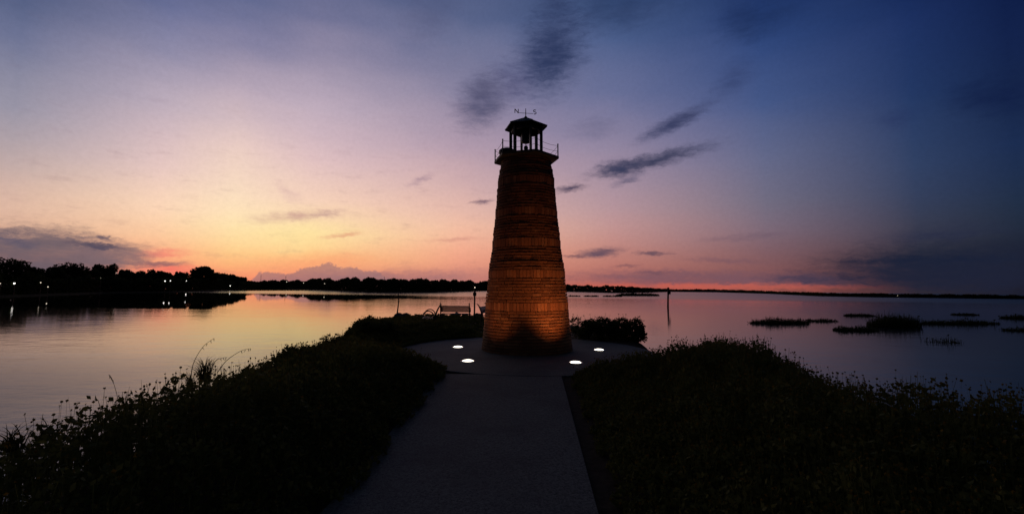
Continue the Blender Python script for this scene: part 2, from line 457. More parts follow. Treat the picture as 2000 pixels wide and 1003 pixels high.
# ------------------------------------------------------------------ helpers: meshes and objects
class MB:
    def __init__(s): s.v = []; s.f = []; s.m = []
    def add(s, vs, fs, mi=0):
        o = len(s.v); s.v.extend([tuple(p) for p in vs])
        for f in fs: s.f.append(tuple(o + i for i in f)); s.m.append(mi)
    def box(s, c, sz, rot=None, mi=0):
        hx, hy, hz = sz[0] / 2, sz[1] / 2, sz[2] / 2
        vs = [Vector((x, y, z)) for x in (-hx, hx) for y in (-hy, hy) for z in (-hz, hz)]
        if rot is not None: vs = [rot @ v for v in vs]
        c = Vector(c)
        s.add([v + c for v in vs], [(0, 1, 3, 2), (4, 6, 7, 5), (0, 4, 5, 1), (2, 3, 7, 6), (0, 2, 6, 4), (1, 5, 7, 3)], mi)
    def tube(s, pts, r, n=6, mi=0, cap=True):
        pts = [Vector(p) for p in pts]
        rs = r if isinstance(r, (list, tuple)) else [r] * len(pts)
        vs = []; prev = None
        for i, p in enumerate(pts):
            t = (pts[min(i + 1, len(pts) - 1)] - pts[max(i - 1, 0)]).normalized()
            if prev is None:
                prev = t.orthogonal().normalized()
            a = (prev - t * prev.dot(t)).normalized(); prev = a
            b = t.cross(a)
            for k in range(n):
                q = 2 * math.pi * k / n
                vs.append(p + (a * math.cos(q) + b * math.sin(q)) * rs[i])
        fs = []
        for i in range(len(pts) - 1):
            for k in range(n):
                k2 = (k + 1) % n
                fs.append((i * n + k, i * n + k2, (i + 1) * n + k2, (i + 1) * n + k))
        if cap:
            fs.append(tuple(range(n - 1, -1, -1))); fs.append(tuple((len(pts) - 1) * n + k for k in range(n)))
        s.add(vs, fs, mi)
    def lathe(s, prof, n=32, c=(0, 0, 0), mi=0, phase=0.0, cap=True):
        vs = []
        for (r, z) in prof:
            for k in range(n):
                q = 2 * math.pi * k / n + phase
                vs.append((c[0] + r * math.cos(q), c[1] + r * math.sin(q), c[2] + z))
        fs = []
        for i in range(len(prof) - 1):
            for k in range(n):
                k2 = (k + 1) % n
                fs.append((i * n + k, i * n + k2, (i + 1) * n + k2, (i + 1) * n + k))
        if cap:
            fs.append(tuple(range(n - 1, -1, -1))); fs.append(tuple((len(prof) - 1) * n + k for k in range(n)))
        s.add(vs, fs, mi)
    def build(s, name, mats, parent=None, smooth=False, bevel=0.0):
        me = bpy.data.meshes.new(name)
        me.from_pydata(s.v, [], s.f)
        if not isinstance(mats, (list, tuple)): mats = [mats]
        for m in mats: me.materials.append(MT[m])
        if len(mats) > 1: me.polygons.foreach_set('material_index', s.m)
        if smooth: me.polygons.foreach_set('use_smooth', [True] * len(me.polygons))
        me.update()
        o = bpy.data.objects.new(name, me)
        COL.objects.link(o)
        if parent: o.parent = parent
        if bevel:
            b = o.modifiers.new('bevel', 'BEVEL'); b.width = bevel; b.segments = 2
        return o


def np_mesh(name, V, nper, mats, midx=None, parent=None):
    """V: (N*nper, 3) vertices of N separate polygons with nper corners"""
    V = np.asarray(V, dtype=np.float32)
    n = len(V) // nper
    me = bpy.data.meshes.new(name)
    me.vertices.add(len(V)); me.vertices.foreach_set('co', V.ravel())
    me.loops.add(len(V)); me.loops.foreach_set('vertex_index', np.arange(len(V), dtype=np.int32))
    me.polygons.add(n)
    me.polygons.foreach_set('loop_start', np.arange(0, len(V), nper, dtype=np.int32))
    me.polygons.foreach_set('loop_total', np.full(n, nper, dtype=np.int32))
    if not isinstance(mats, (list, tuple)): mats = [mats]
    for m in mats: me.materials.append(MT[m])
    if midx is not None: me.polygons.foreach_set('material_index', np.asarray(midx, dtype=np.int32))
    me.update(calc_edges=True)
    me.validate()
    o = bpy.data.objects.new(name, me)
    COL.objects.link(o)
    if parent: o.parent = parent
    return o


def tag(o, label=None, cat=None, group=None, kind=None):
    if label: o['label'] = label
    if cat: o['category'] = cat
    if group: o['group'] = group
    if kind: o['kind'] = kind
    return o


def thing(name, loc, label, cat, group=None, rz=0.0):
    o = bpy.data.objects.new(name, None)
    o.empty_display_size = 0.2
    COL.objects.link(o)
    o.location = loc; o.rotation_euler = (0, 0, rz)
    return tag(o, label, cat, group)


def copy_tree(o, parent=None):
    c = o.copy(); COL.objects.link(c)
    if parent: c.parent = parent
    for ch in [k for k in bpy.data.objects if k.parent == o]: copy_tree(ch, c)
    return c


def rquads(C, S, rng, flat=0.0, aspect=1.6):
    """random oriented leaf diamonds round centres C with sizes S"""
    n = len(C)
    a = rng.normal(size=(n, 3)); a[:, 2] *= (1 - flat)
    a /= np.linalg.norm(a, axis=1)[:, None] + 1e-9
    b = rng.normal(size=(n, 3))
    b -= a * np.sum(a * b, 1)[:, None]
    b /= np.linalg.norm(b, axis=1)[:, None] + 1e-9
    S = np.asarray(S).reshape(-1, 1) if np.ndim(S) else np.full((n, 1), S)
    V = np.empty((n, 4, 3))
    V[:, 0] = C - a * S * 0.5 * aspect
    V[:, 1] = C + b * S * 0.5
    V[:, 2] = C + a * S * 0.5 * aspect
    V[:, 3] = C - b * S * 0.5
    return V.reshape(-1, 3)


def blades(B, T, W, rng):
    """one tapering upright quad from base points B to tips T with base width W"""
    n = len(B)
    ang = rng.uniform(0, math.pi, n)
    s = np.stack([np.cos(ang), np.sin(ang), np.zeros(n)], 1) * np.asarray(W).reshape(-1, 1)
    V = np.empty((n, 4, 3))
    V[:, 0] = B - s / 2; V[:, 1] = B + s / 2; V[:, 2] = T + s * 0.18; V[:, 3] = T - s * 0.18
    return V.reshape(-1, 3)


# ------------------------------------------------------------------ setting: water, land, paths
WZ = -0.55
w = MB()
w.add([(-6000, -3000, WZ), (6000, -3000, WZ), (6000, 8000, WZ), (-6000, 8000, WZ)], [(0, 1, 2, 3)])
tag(w.build('water', 'water'), kind='structure')
bd = MB()
bd.add([(-6000, -3000, WZ - 2), (6000, -3000, WZ - 2), (6000, 8000, WZ - 2), (-6000, 8000, WZ - 2)], [(0, 1, 2, 3)])
tag(bd.build('lake_bed', 'soil'), kind='structure')

LAND = np.array([(-4.3, -9), (-4.1, 0), (-4.0, 3), (-4.05, 6), (-4.4, 9), (-4.9, 12), (-5.7, 15), (-6.6, 18), (-7.0, 22), (-6.4, 25),
                 (-4, 26.6), (0, 26.2), (3, 22), (4.5, 17), (4.6, 14.5), (4.1, 13), (4.0, 11), (4.5, 9.6), (4.75, 8), (4.6, 6),
                 (4.3, 4.9), (4.6, 4.4), (6.4, 4.2), (7.4, 2), (7.8, -2), (7.8, -9)])


def sdist(P):
    """signed distance to the land outline, positive inside"""
    P = np.asarray(P, dtype=float).reshape(-1, 2)
    d = np.full(len(P), 1e9); ins = np.zeros(len(P), bool)
    n = len(LAND)
    for i in range(n):
        a = LAND[i]; b = LAND[(i + 1) % n]
        ab = b - a
        t = np.clip(((P - a) @ ab) / (ab @ ab), 0, 1)
        d = np.minimum(d, np.linalg.norm(P - (a + t[:, None] * ab), axis=1))
        c = ((a[1] > P[:, 1]) != (b[1] > P[:, 1]))
        with np.errstate(divide='ignore', invalid='ignore'):
            xx = a[0] + (P[:, 1] - a[1]) / (b[1] - a[1] + 1e-12) * ab[0]
        ins ^= c & (P[:, 0] < xx)
    return np.where(ins, d, -d)


TX, TY = 0.43, 12.0              # tower centre
PLX, PLY, PLR = 0.40, 11.72, 3.36  # round plaza


def ground_z(P):
    s = sdist(P)
    return np.clip((s - 0.45) * 0.9, -1.3, 0.0)


xs = np.arange(-9.5, 10.01, 0.16); ys = np.arange(-9, 28.6, 0.16)
XX, YY = np.meshgrid(xs, ys)
PP = np.stack([XX.ravel(), YY.ravel()], 1)
ZZ = ground_z(PP)
rg = np.random.default_rng(5)
ZZ = ZZ + np.where(ZZ < -0.01, rg.normal(size=len(ZZ)) * 0.02, 0)
gm_ = MB()
nx = len(xs); ny = len(ys)
gm_.v = [(PP[i, 0], PP[i, 1], ZZ[i]) for i in range(len(PP))]
gm_.f = [(j * nx + i, j * nx + i + 1, (j + 1) * nx + i + 1, (j + 1) * nx + i) for j in range(ny - 1) for i in range(nx - 1)]
gm_.m = [0] * len(gm_.f)
tag(gm_.build('ground', 'soil', smooth=True), kind='structure')

# path: concrete slab strip with a real 5 cm edge; the round plaza round the tower
def path_edges(y):
    xl = -1.36 - 0.05 * math.sin(y * 1.1) * max(0, 1 - y / 8) - max(0.0, (3.4 - y)) * 0.10
    xr = 0.45 + 0.060 * y
    return xl, xr
pm = MB()
yy = [-9 + 0.35 * i for i in range(int((8.62 + 9) / 0.35) + 1)]
top = []
for y in yy: top.append(path_edges(y))
for i in range(len(yy) - 1):
    (l0, r0), (l1, r1) = top[i], top[i + 1]
    y0, y1 = yy[i], yy[i + 1]
    z = 0.03
    pm.add([(l0, y0, z), (r0, y0, z), (r1, y1, z), (l1, y1, z), (l0, y0, -0.1), (r0, y0, -0.1), (r1, y1, -0.1), (l1, y1, -0.1)],
           [(0, 1, 2, 3), (1, 5, 6, 2), (4, 0, 3, 7)])
tag(pm.build('path', 'concrete'), kind='structure')
pz = MB()
pz.lathe([(PLR, -0.1), (PLR, 0.026), (PLR - 0.012, 0.036)], 96, (PLX, PLY, 0))
tag(pz.build('plaza_pavement', 'concrete'), kind='structure')

# ------------------------------------------------------------------ lighthouse
LH = thing('lighthouse', (TX, TY, 0.036), 'small round red brick lighthouse with a hipped lantern roof, lit from below', 'lighthouse')
LH.rotation_euler = (0, R(-0.8), 0)
DZ = 0.036


def tz(py): return at(1031, py, TY).z - DZ


HW = [(318, 49.9), (330, 51.2), (354, 55.6), (370, 56.8), (413, 60.6), (429, 61.5), (470, 66.4), (487, 67.2), (529, 74.2), (545, 75.1),
      (588, 79.6), (604, 80.6), (640, 83.4), (690, 88.6), (700, 89.3)]
PR = sorted((tz(y), h / FPX * (TY - 0.02)) for y, h in HW)
PZ = [p[0] for p in PR]; PRR = [p[1] for p in PR]


def rad(z): return float(np.interp(z, PZ, PRR))


ZTOP = tz(317.0)
random.seed(11)


def course(mb, z0, z1, r, bw, gap, jit, rnd):
    n = max(8, round(2 * math.pi * r / bw))
    ph = rnd.random() * 6.28
    for k in range(n):
        a0 = ph + 2 * math.pi * k / n + gap / r / 2
        a1 = ph + 2 * math.pi * (k + 1) / n - gap / r / 2
        ro = r + rnd.uniform(-jit, jit); ri = r - 0.07
        tz0 = z0 + rnd.uniform(-.002, .002); tz1 = z1 + rnd.uniform(-.002, .002)
        seg = 3 if bw > 0.15 else 2
        vs = []
        for i in range(seg):
            a = a0 + (a1 - a0) * i / (seg - 1)
            c, s_ = math.cos(a), math.sin(a)
            e = 0.004 if i in (0, seg - 1) else 0.0
            vs += [(ri * c, ri * s_, tz0), ((ro - e) * c, (ro - e) * s_, tz0), ((ro - e) * c, (ro - e) * s_, tz1), (ri * c, ri * s_, tz1)]
        fs = [(0, 1, 2, 3), ((seg - 1) * 4 + 3, (seg - 1) * 4 + 2, (seg - 1) * 4 + 1, (seg - 1) * 4)]
        for i in range(seg - 1):
            o = i * 4
            fs += [(o + 1, o + 5, o + 6, o + 2), (o, o + 4, o + 5, o + 1), (o + 2, o + 6, o + 7, o + 3)]
        mb.add(vs, fs, 0)


bands = [(tz(604), tz(588.5)), (tz(544.5), tz(529)), (tz(487), tz(470.5)), (tz(429), tz(413.5)), (tz(370), tz(354.5))]
shaft = MB(); core = []
z = 0.0
edges = [0.0] + [v for b in bands for v in b] + [ZTOP]
for i in range(0, len(edges), 2):
    a, b = edges[i], edges[i + 1]
    n = max(1, round((b - a) / 0.074))
    h = (b - a) / n
    for k in range(n):
        z0 = a + k * h + 0.0088; z1 = a + (k + 1) * h - 0.0088
        course(shaft, z0, z1, rad(a + k * h) + random.uniform(-0.006, 0.006), 0.24, 0.008, 0.006, random)
core = [(rad(zz) - 0.04, zz) for zz in np.linspace(0.0, ZTOP, 60)]
shaft.lathe(core, 48, mi=1)
shaft.build('brick_shaft', ['brick', 'mortar'], LH)
for (a, b) in bands:
    bm_ = MB()
    course(bm_, a + 0.007, b - 0.007, rad((a + b) / 2) + 0.004, 0.088, 0.008, 0.005, random)
    bm_.build('soldier_band', 'soldier', LH)

HEX = [R(-15 + 60 * k) for k in range(6)]


def hexp(r, z, k): return (r * math.cos(HEX[k % 6]), r * math.sin(HEX[k % 6]), z)


ZG = 5.25 - DZ         # walking surface of the gallery
gal = MB()
gal.lathe([(0.66, ZTOP - 0.01), (0.905, ZG - 0.075), (0.92, ZG - 0.06), (0.92, ZG), (0.4, ZG + 0.004)], 6, phase=HEX[0])
G0 = gal.build('gallery', 'slab', LH)
for k in range(6):
    p = MB()
    x, y, _ = hexp(0.895, 0, k)
    p.tube([(x, y, ZG - 0.05), (x, y, ZG + 0.33)], 0.016, 8)
    p.lathe([(0.022, 0.0), (0.022, 0.012), (0.006, 0.022)], 8, (x, y, ZG + 0.33))
    p.build('gallery_post', 'metal', G0)
for k in range(6):
    a = Vector(hexp(0.895, ZG + 0.30, k)); b = Vector(hexp(0.895, ZG + 0.30, k + 1))
    c = MB()
    for drop, sag in ((0.0, 0.05), (0.15, 0.05)):
        pts = []
        for i in range(13):
            t = i / 12
            q = a.lerp(b, t); q.z -= drop + sag * 4 * t * (1 - t); pts.append(q)
        c.tube(pts, 0.0045, 5)
    c.build('chain', 'metal', G0)

# lantern room
LR = MB()
ZE = 6.14 - DZ          # eave height
RL = 0.435
LR.lathe([(RL + 0.02, ZG), (RL + 0.02, ZG + 0.05), (RL - 0.05, ZG + 0.06)], 6, phase=HEX[0])
LT = LR.build('lantern_room', 'metal', LH)
for k in range(6):
    p = MB()
    x, y, _ = hexp(RL, 0, k)
    p.box((x, y, (ZG + 0.05 + ZE - 0.04) / 2), (0.075, 0.055, ZE - ZG - 0.09), Matrix.Rotation(HEX[k], 3, 'Z'))
    p.build('corner_post', 'metal', LT)
hd = MB()
hd.lathe([(RL + 0.012, ZE - 0.14), (RL + 0.012, ZE - 0.02), (RL - 0.06, ZE - 0.02), (RL - 0.06, ZE - 0.14), (RL + 0.012, ZE - 0.14)], 6, phase=HEX[0], cap=False)
hd.build('header', 'metal', LT)
bc = MB()
bc.lathe([(0.13, ZE - 0.02), (0.13, ZE - 0.40), (0.10, ZE - 0.44), (0.03, ZE - 0.45)], 16)
bc.build('lamp_hood', 'metal', LT)
bl = MB()
bl.lathe([(0.10, ZG + 0.05), (0.10, ZG + 0.12), (0.018, ZG + 0.14), (0.018, ZG + 0.24), (0.05, ZG + 0.26), (0.065, ZG + 0.30), (0.05, ZG + 0.35), (0.012, ZG + 0.37), (0.012, ZE - 0.45)], 16)
bl.build('beacon', 'metal', LT)
# roof: six hipped panels with a small overhang
rf = MB()
RE = 0.605; ZP = 6.415 - DZ
vs = [hexp(RE, ZE, k) for k in range(6)] + [hexp(RE, ZE - 0.035, k) for k in range(6)] + [hexp(RL - 0.08, ZE - 0.02, k) for k in range(6)] + [hexp(0.03, ZP, k) for k in range(6)]
fs = []
for k in range(6):
    k2 = (k + 1) % 6
    fs += [(k, k2, 18 + k2, 18 + k), (6 + k, 6 + k2, k2, k), (12 + k, 12 + k2, 6 + k2, 6 + k)]
fs.append((18, 19, 20, 21, 22, 23)); fs.append((17, 16, 15, 14, 13, 12))
rf.add(vs, fs)
for k in range(6):
    rf.tube([Vector(hexp(RE + 0.005, ZE, k)), Vector(hexp(0.03, ZP, k))], 0.012, 6)
RF = rf.build('roof', 'roof', LH)
fn = MB(); fn.lathe([(0.05, ZP - 0.03), (0.045, ZP + 0.02), (0.015, ZP + 0.05)], 12); fn.build('finial', 'roof', RF)
# weather vane
wv_ = MB()
ZA = ZP + 0.135
wv_.tube([(0, 0, ZP), (0, 0, ZP + 0.27)], [0.013, 0.009], 8)
ax = Vector((math.cos(R(9)), math.sin(R(9)), 0.0))
wv_.tube([ax * -0.205, ax * 0.205], 0.0065, 6)
for i in range(len(wv_.v) - 12, len(wv_.v)):
    x, y, z_ = wv_.v[i]; wv_.v[i] = (x, y, z_ + ZA)
wv_.lathe([(0.006, -0.02), (0.02, 0.0), (0.006, 0.02)], 8, (0, 0, ZA))
WV = wv_.build('weather_vane', 'metal', LH)


def letter(strokes, cx, size, name='compass_letter'):
    mb = MB()
    up = Vector((0, 0, 1))
    o = ax * cx + up * ZA
    pts = [[o + ax * (u * size) + up * (v * size) for (u, v) in st] for st in strokes]
    for st in pts: mb.tube(st, 0.011, 6)
    ob = mb.build(name, 'metal', WV)
    return ob


letter([[(-0.5, -0.1), (-0.5, 1.1)], [(-0.5, 1.1), (0.5, -0.1)], [(0.5, -0.1), (0.5, 1.1)]], -0.26, 0.095)['label'] = 'letter N at the left end of the vane arm'
sp = []
for i in range(15):
    t = i / 14
    if t <= 0.5:
        a = R(40) + (R(270) - R(40)) * (t / 0.5); sp.append((0.42 * math.cos(a), 0.85 + 0.3 * math.sin(a)))
    else:
        a = R(90) - (R(230)) * ((t - 0.5) / 0.5); sp.append((0.42 * math.cos(a), 0.22 + 0.33 * math.sin(a)))
letter([sp], 0.26, 0.095)['label'] = 'letter S at the right end of the vane arm'

# dome topped bundle left on the gallery
bx = MB()
bx.lathe([(0.165, 0.0), (0.17, 0.06), (0.16, 0.075), (0.13, 0.10), (0.07, 0.122), (0.01, 0.13)], 18)
for i, (x, y, z_) in enumerate(bx.v): bx.v[i] = (x * 1.05, y * 0.9, z_)
lx, ly = -0.47, -0.43
bo = bx.build('light_housing', 'metal')
bo.location = (TX - 0.60, TY - 0.43, 5.26 - 0.006); bo.scale = (1.22, 1.15, 1.25); bo.rotation_euler = (0, R(-0.8), 0)
tag(bo, 'low dark dome topped housing sitting on the left side of the lighthouse gallery', 'light housing')

# ------------------------------------------------------------------ in-ground lamps round the tower
def ground_lamp(px, py, power, label, hit=0.0, size=R(72)):
    p = on_z(px, py, 0.05)
    t = thing('ground_lamp', (p.x, p.y, 0.037), label, 'ground lamp', 'in-ground lamps round the lighthouse')
    r = MB(); r.lathe([(0.165, -0.03), (0.165, 0.008), (0.155, 0.014), (0.125, 0.014), (0.122, -0.01)], 32, cap=False)
    r.build('trim_ring', 'steel', t)
    l = MB(); l.lathe([(0.121, 0.0), (0.121, 0.012), (0.105, 0.024), (0.06, 0.034), (0.003, 0.037)], 32)
    l.build('lens', 'glow', t, smooth=True)
    d = bpy.data.lights.new('uplight', 'SPOT')
    d.energy = power; d.color = (1.0, 0.36, 0.10); d.spot_size = size; d.spot_blend = 1.0; d.shadow_soft_size = 0.05
    o = bpy.data.objects.new('uplight', d); COL.objects.link(o); o.parent = t
    o.location = (0, 0, 0.06)
    # each fitting is aimed at the wall above it, hit = sideways offset of that spot from the tower axis
    if hit: aim = Vector((TX + hit - p.x, TY - math.sqrt(1.04 ** 2 - hit ** 2) - p.y, 1.42))
    else: aim = Vector((TX - p.x, TY - p.y, 0)).normalized() * 0.95 + Vector((0, 0, 1.35))
    o.rotation_euler = aim.to_track_quat('-Z', 'Y').to_euler()


ground_lamp(914, 704, 54, 'glowing round in-ground lamp in front of the tower, left of the path mouth', -0.80)
ground_lamp(1124, 707, 140, 'glowing round in-ground lamp nearest the right corner of the path mouth', 0.60)
ground_lamp(894.5, 677, 20, 'glowing round in-ground lamp farther back on the left of the tower')
ground_lamp(1170, 682.5, 20, 'glowing round in-ground lamp farther back on the right of the tower, alone')

# ------------------------------------------------------------------ benches
def bench(name, label, x, y, z, rz, L):
    t = thing(name, (x, y, z), label, 'bench', 'metal benches at the end of the point', rz)
    s = MB()                                   # local: length on x, sitter faces -y
    nb = int(L / 0.05)
    for i in range(nb + 1):
        xx = -L / 2 + L * i / nb
        s.tube([(xx, -0.26, 0.44), (xx, 0.0, 0.42), (xx, 0.20, 0.43)], 0.007, 4)
    for yy_ in (-0.26, 0.20): s.tube([(-L / 2, yy_, 0.435), (L / 2, yy_, 0.435)], 0.016, 6)
    s.build('seat', 'metal', t)
    b = MB()
    nb = int(L / 0.024)
    for i in range(nb + 1):
        xx = -L / 2 + L * i / nb
        b.tube([(xx, 0.235, 0.545), (xx, 0.275, 0.68), (xx, 0.335, 0.80)], 0.0125, 4)
    for q in range(1, 6): b.tube([(-L / 2, 0.235 + 0.016 * q, 0.545 + 0.043 * q), (L / 2, 0.235 + 0.016 * q, 0.545 + 0.043 * q)], 0.011, 4)
    b.tube([(-L / 2, 0.235, 0.54), (L / 2, 0.235, 0.54)], 0.018, 6)
    b.tube([(-L / 2, 0.34, 0.81), (L / 2, 0.34, 0.81)], 0.018, 6)
    b.build('backrest', 'metal', t)
    for sx in (-1, 1):
        f = MB(); xx = sx * L / 2
        f.tube([(xx, 0.30, 0.0), (xx, 0.22, 0.25), (xx, 0.21, 0.45), (xx, 0.25, 0.62), (xx, 0.33, 0.81), (xx, 0.38, 0.90), (xx, 0.46, 0.96)], [0.022, 0.022, 0.03, 0.034, 0.03, 0.026, 0.018], 7)
        f.tube([(xx, -0.30, 0.0), (xx, -0.24, 0.22), (xx, -0.26, 0.44)], 0.020, 7)
        f.build('leg_frame', 'metal', t)
        a = MB()
        arc = []
        for i in range(13):
            q = R(-20 + 200 * i / 12)
            arc.append((xx, -0.04 + 0.22 * math.cos(q), 0.50 + 0.23 * math.sin(q)))
        a.tube(arc, 0.024, 7)
        a.build('armrest', 'metal', t)
    return t


c = at(890, 609, 21.2)
bench('park_bench', 'metal park bench with its slatted back panel seen straight on, between curved bench and post', c.x, 21.2, 0.0, R(180), 1.36)
c = at(845, 625, 18.3)
bench('park_bench', 'metal park bench seen end on with curled armrest loops, leftmost of the three', c.x - 0.13, 18.4, 0.0, R(-90 + 8), 1.5)
c = at(952, 610, 20.5)
bench('park_bench', 'metal park bench mostly hidden behind the left edge of the brick tower', c.x + 0.12, 20.6, 0.0, R(90 - 12), 1.3)

# ------------------------------------------------------------------ posts
def lamp_marker():
    p = at(926.5, 616, 23.0)
    t = thing('marker_post', (p.x, 23.0, 0.0), 'thin dark post with a small box and a lit white cap beside the bench', 'post')
    h = at(926.5, 562, 23.0).z
    m = MB(); m.tube([(0, 0, -0.1), (0, 0, h)], 0.042, 8); m.build('pole', 'metal', t)
    b = MB(); b.box((0, -0.03, at(926, 574, 23).z), (0.17, 0.18, 0.19)); b.build('box', 'metal', t, bevel=0.01)
    l = MB(); l.lathe([(0.012, h), (0.024, h + 0.012), (0.026, h + 0.035), (0.01, h + 0.055)], 12); l.build('lamp', 'street_dim', t)


lamp_marker()
p0 = at(776, 619, 25.5); p1 = at(778, 571, 25.5)
t = thing('stake', (p0.x, 25.5, WZ - 0.3), 'thin crooked bare stake standing in the water left of the benches', 'stake')
m = MB(); b0 = Vector((0, 0, 0)); e = Vector((p1.x - p0.x, 0, p1.z - WZ + 0.3))
m.tube([b0, e * 0.45 + Vector((-0.02, 0, 0)), e * 0.75 + Vector((0.04, 0, 0)), e], [0.045, 0.04, 0.032, 0.022], 7); m.build('pole', 'wood', t)

p0 = on_z(1304.5, 599, WZ)
t = thing('channel_marker', (p0.x, p0.y, WZ - 0.4), 'dark wooden channel marker post with a board at its top, standing alone in the water', 'marker post')
h = at(1305, 575, p0.y).z - WZ + 0.4; h2 = at(1305, 562.5, p0.y).z - WZ + 0.4
m = MB(); m.tube([(0, 0, 0), (0.02, 0, h * 0.5), (0.08, 0, h2 - 0.05)], [0.13, 0.115, 0.11], 10); m.build('post', 'wood', t)
m = MB(); m.box((0.10, -0.2, (h + h2) / 2 - 0.08), (0.46, 0.06, 0.60)); m.build('sign_board', 'sign', t, bevel=0.01)
m = MB(); m.lathe([(0.15, h2 - 0.05), (0.17, h2 + 0.03), (0.04, h2 + 0.12)], 10, (0.08, 0, 0)); m.build('cap', 'metal', t)

# ------------------------------------------------------------------ rocks along the tip of the point
random.seed(21)


def rock_mesh(seed):
    rnd = np.random.default_rng(seed)
    mb = MB()
    n, k = 10, 6
    ph = rnd.uniform(0, 6.28, 6)
    vs = []
    for j in range(k + 1):
        th = math.pi * j / k
        for i in range(n):
            q = 2 * math.pi * i / n
            r = 1 + 0.18 * math.sin(2 * q + ph[0]) * math.sin(th) + 0.16 * math.sin(3 * th + ph[1]) + 0.12 * math.cos(3 * q + ph[2] + th)
            r += rnd.uniform(-0.09, 0.09) * math.sin(th)
            vs.append((r * math.sin(th) * math.cos(q), r * math.sin(th) * math.sin(q) * 0.85, r * math.cos(th) * 0.62))
    fs = [(j * n + i, j * n + (i + 1) % n, (j + 1) * n + (i + 1) % n, (j + 1) * n + i) for j in range(k) for i in range(n)]
    mb.add(vs, fs)
    me = bpy.data.meshes.new('rock')
    me.from_pydata(mb.v, [], mb.f); me.materials.append(MT['rock']); me.update()
    return me


rmeshes = [rock_mesh(s_) for s_ in range(5)]
for i in range(46):
    u = i / 45
    x = -6.7 + u * 8.0 + random.uniform(-0.12, 0.12)
    yb = 24.6 + 1.5 * min(1, (x + 6.9) / 2.2) + random.uniform(-0.5, 0.35)
    if x < -6: yb -= 0.8
    s_ = random.uniform(0.16, 0.36) * (1.0 if x < -4.4 else 0.6)
    o = bpy.data.objects.new('rock', random.choice(rmeshes)); COL.objects.link(o)
    o.location = (x, yb, ground_z([(x, yb)])[0] + s_ * 0.28 + random.uniform(-0.06, 0.05)); o.scale = (s_ * random.uniform(0.9, 1.4), s_, s_ * random.uniform(0.8, 1.2))
    o.rotation_euler = (random.uniform(-.3, .3), random.uniform(-.3, .3), random.uniform(0, 6.28))
    tag(o, 'dark rock in the rough row edging the point behind the benches', 'rock', 'rocks edging the tip of the point')

# ------------------------------------------------------------------ vegetation on the point
def hgt_left(x, y):
    s = sdist(np.stack([x, y], 1))
    edge = np.clip((s - 0.1) / 0.8, 0, 1)
    xl = np.array([path_edges(v)[0] for v in y])
    inner = np.clip((xl - x + 0.02) / 0.9, 0, 1)
    dp = np.hypot(x - PLX, y - PLY) - PLR
    inner = np.where(y > 6.5, np.minimum(inner, np.clip((dp - 0.1) / 1.7, 0, 1)), inner)
    base = 0.14 + 0.60 * inner ** 0.8
    base *= 0.45 + 0.55 * edge
    far = np.interp(y, [0, 8, 11, 13, 15, 17, 22], [1, 1, 1.0, 0.95, 0.72, 0.45, 0.25])
    return base * far


def veg(name, n, bounds, hfun, mask, seed, label, flowers=0.16, leafscale=1.0, mats=('leaf', 'flower')):
    rng = np.random.default_rng(seed)
    x = rng.uniform(bounds[0], bounds[1], n * 3); y = rng.uniform(bounds[2], bounds[3], n * 3)
    k = mask(x, y); x, y = x[k][:n], y[k][:n]
    # uneven clumps
    cl = 0.5 + 0.25 * (np.sin(x * 2.3 + 1.3 * np.sin(y * 1.1 + seed)) + np.sin(y * 1.9 + 1.7 * np.sin(x * 1.3 + seed * 2)))
    cl2 = 0.5 + 0.5 * np.sin(x * 7.1 + y * 3.3 + seed) * np.sin(y * 6.3 - x * 2.7)
    cl3 = np.sin(x * 13.1 + 2 * np.sin(y * 4.7)) * np.sin(y * 11.9 + x * 3.1 + seed)
    H = hfun(x, y) * (0.66 + 0.34 * cl + 0.20 * cl2 + 0.10 * cl3)
    gz = ground_z(np.stack([x, y], 1))
    dist = np.hypot(x, y)
    z = gz + H * rng.uniform(0, 1, len(x)) ** 0.55
    C = np.stack([x, y, z], 1)
    S = rng.uniform(0.010, 0.034, len(x)) * (0.8 + dist / 12) * leafscale
    V1 = rquads(C, S, rng)
    m = rng.random(len(x)) < flowers
    xs_, ys_, Hs, gs = x[m], y[m], H[m], gz[m]
    nf = len(xs_)
    B = np.stack([xs_, ys_, gs + Hs * 0.4], 1)
    tall = rng.uniform(0.92, 1.1, nf)
    T = np.stack([xs_ + rng.normal(size=nf) * 0.05, ys_ + rng.normal(size=nf) * 0.05, gs + Hs * tall + rng.uniform(0, 0.035, nf)], 1)
    V2 = blades(B, T, 0.003 + 0.0005 * np.hypot(xs_, ys_), rng)
    hs = rng.uniform(0.014, 0.028, nf) * (0.85 + np.hypot(xs_, ys_) / 40)
    V3 = rquads(T + np.array([0, 0, 0.008]), hs, rng, aspect=1.0)
    V4 = rquads(T + np.array([0, 0, 0.004]), hs * 0.9, rng, aspect=1.1)
    # upright sprigs and grass blades standing out of the mass
    kb = rng.random(len(x)) < 0.05
    nb = int(kb.sum())
    Bb = np.stack([x[kb], y[kb], gz[kb] + H[kb] * 0.5], 1)
    Tb = Bb + np.stack([rng.normal(size=nb) * 0.05, rng.normal(size=nb) * 0.05, H[kb] * rng.uniform(0.3, 0.62, nb)], 1)
    V5 = blades(Bb, Tb, rng.uniform(0.005, 0.012, nb) * (0.8 + dist[kb] / 20), rng)
    V = np.concatenate([V1, V2, V3, V4, V5])
    mi = np.concatenate([np.zeros(len(V1) // 4), np.zeros(nf), np.ones(nf), np.zeros(nf), np.zeros(nb)]).astype(int)
    o = np_mesh(name, V, 4, list(mats), mi)
    tag(o, label, 'wildflowers', kind='stuff')
    return o


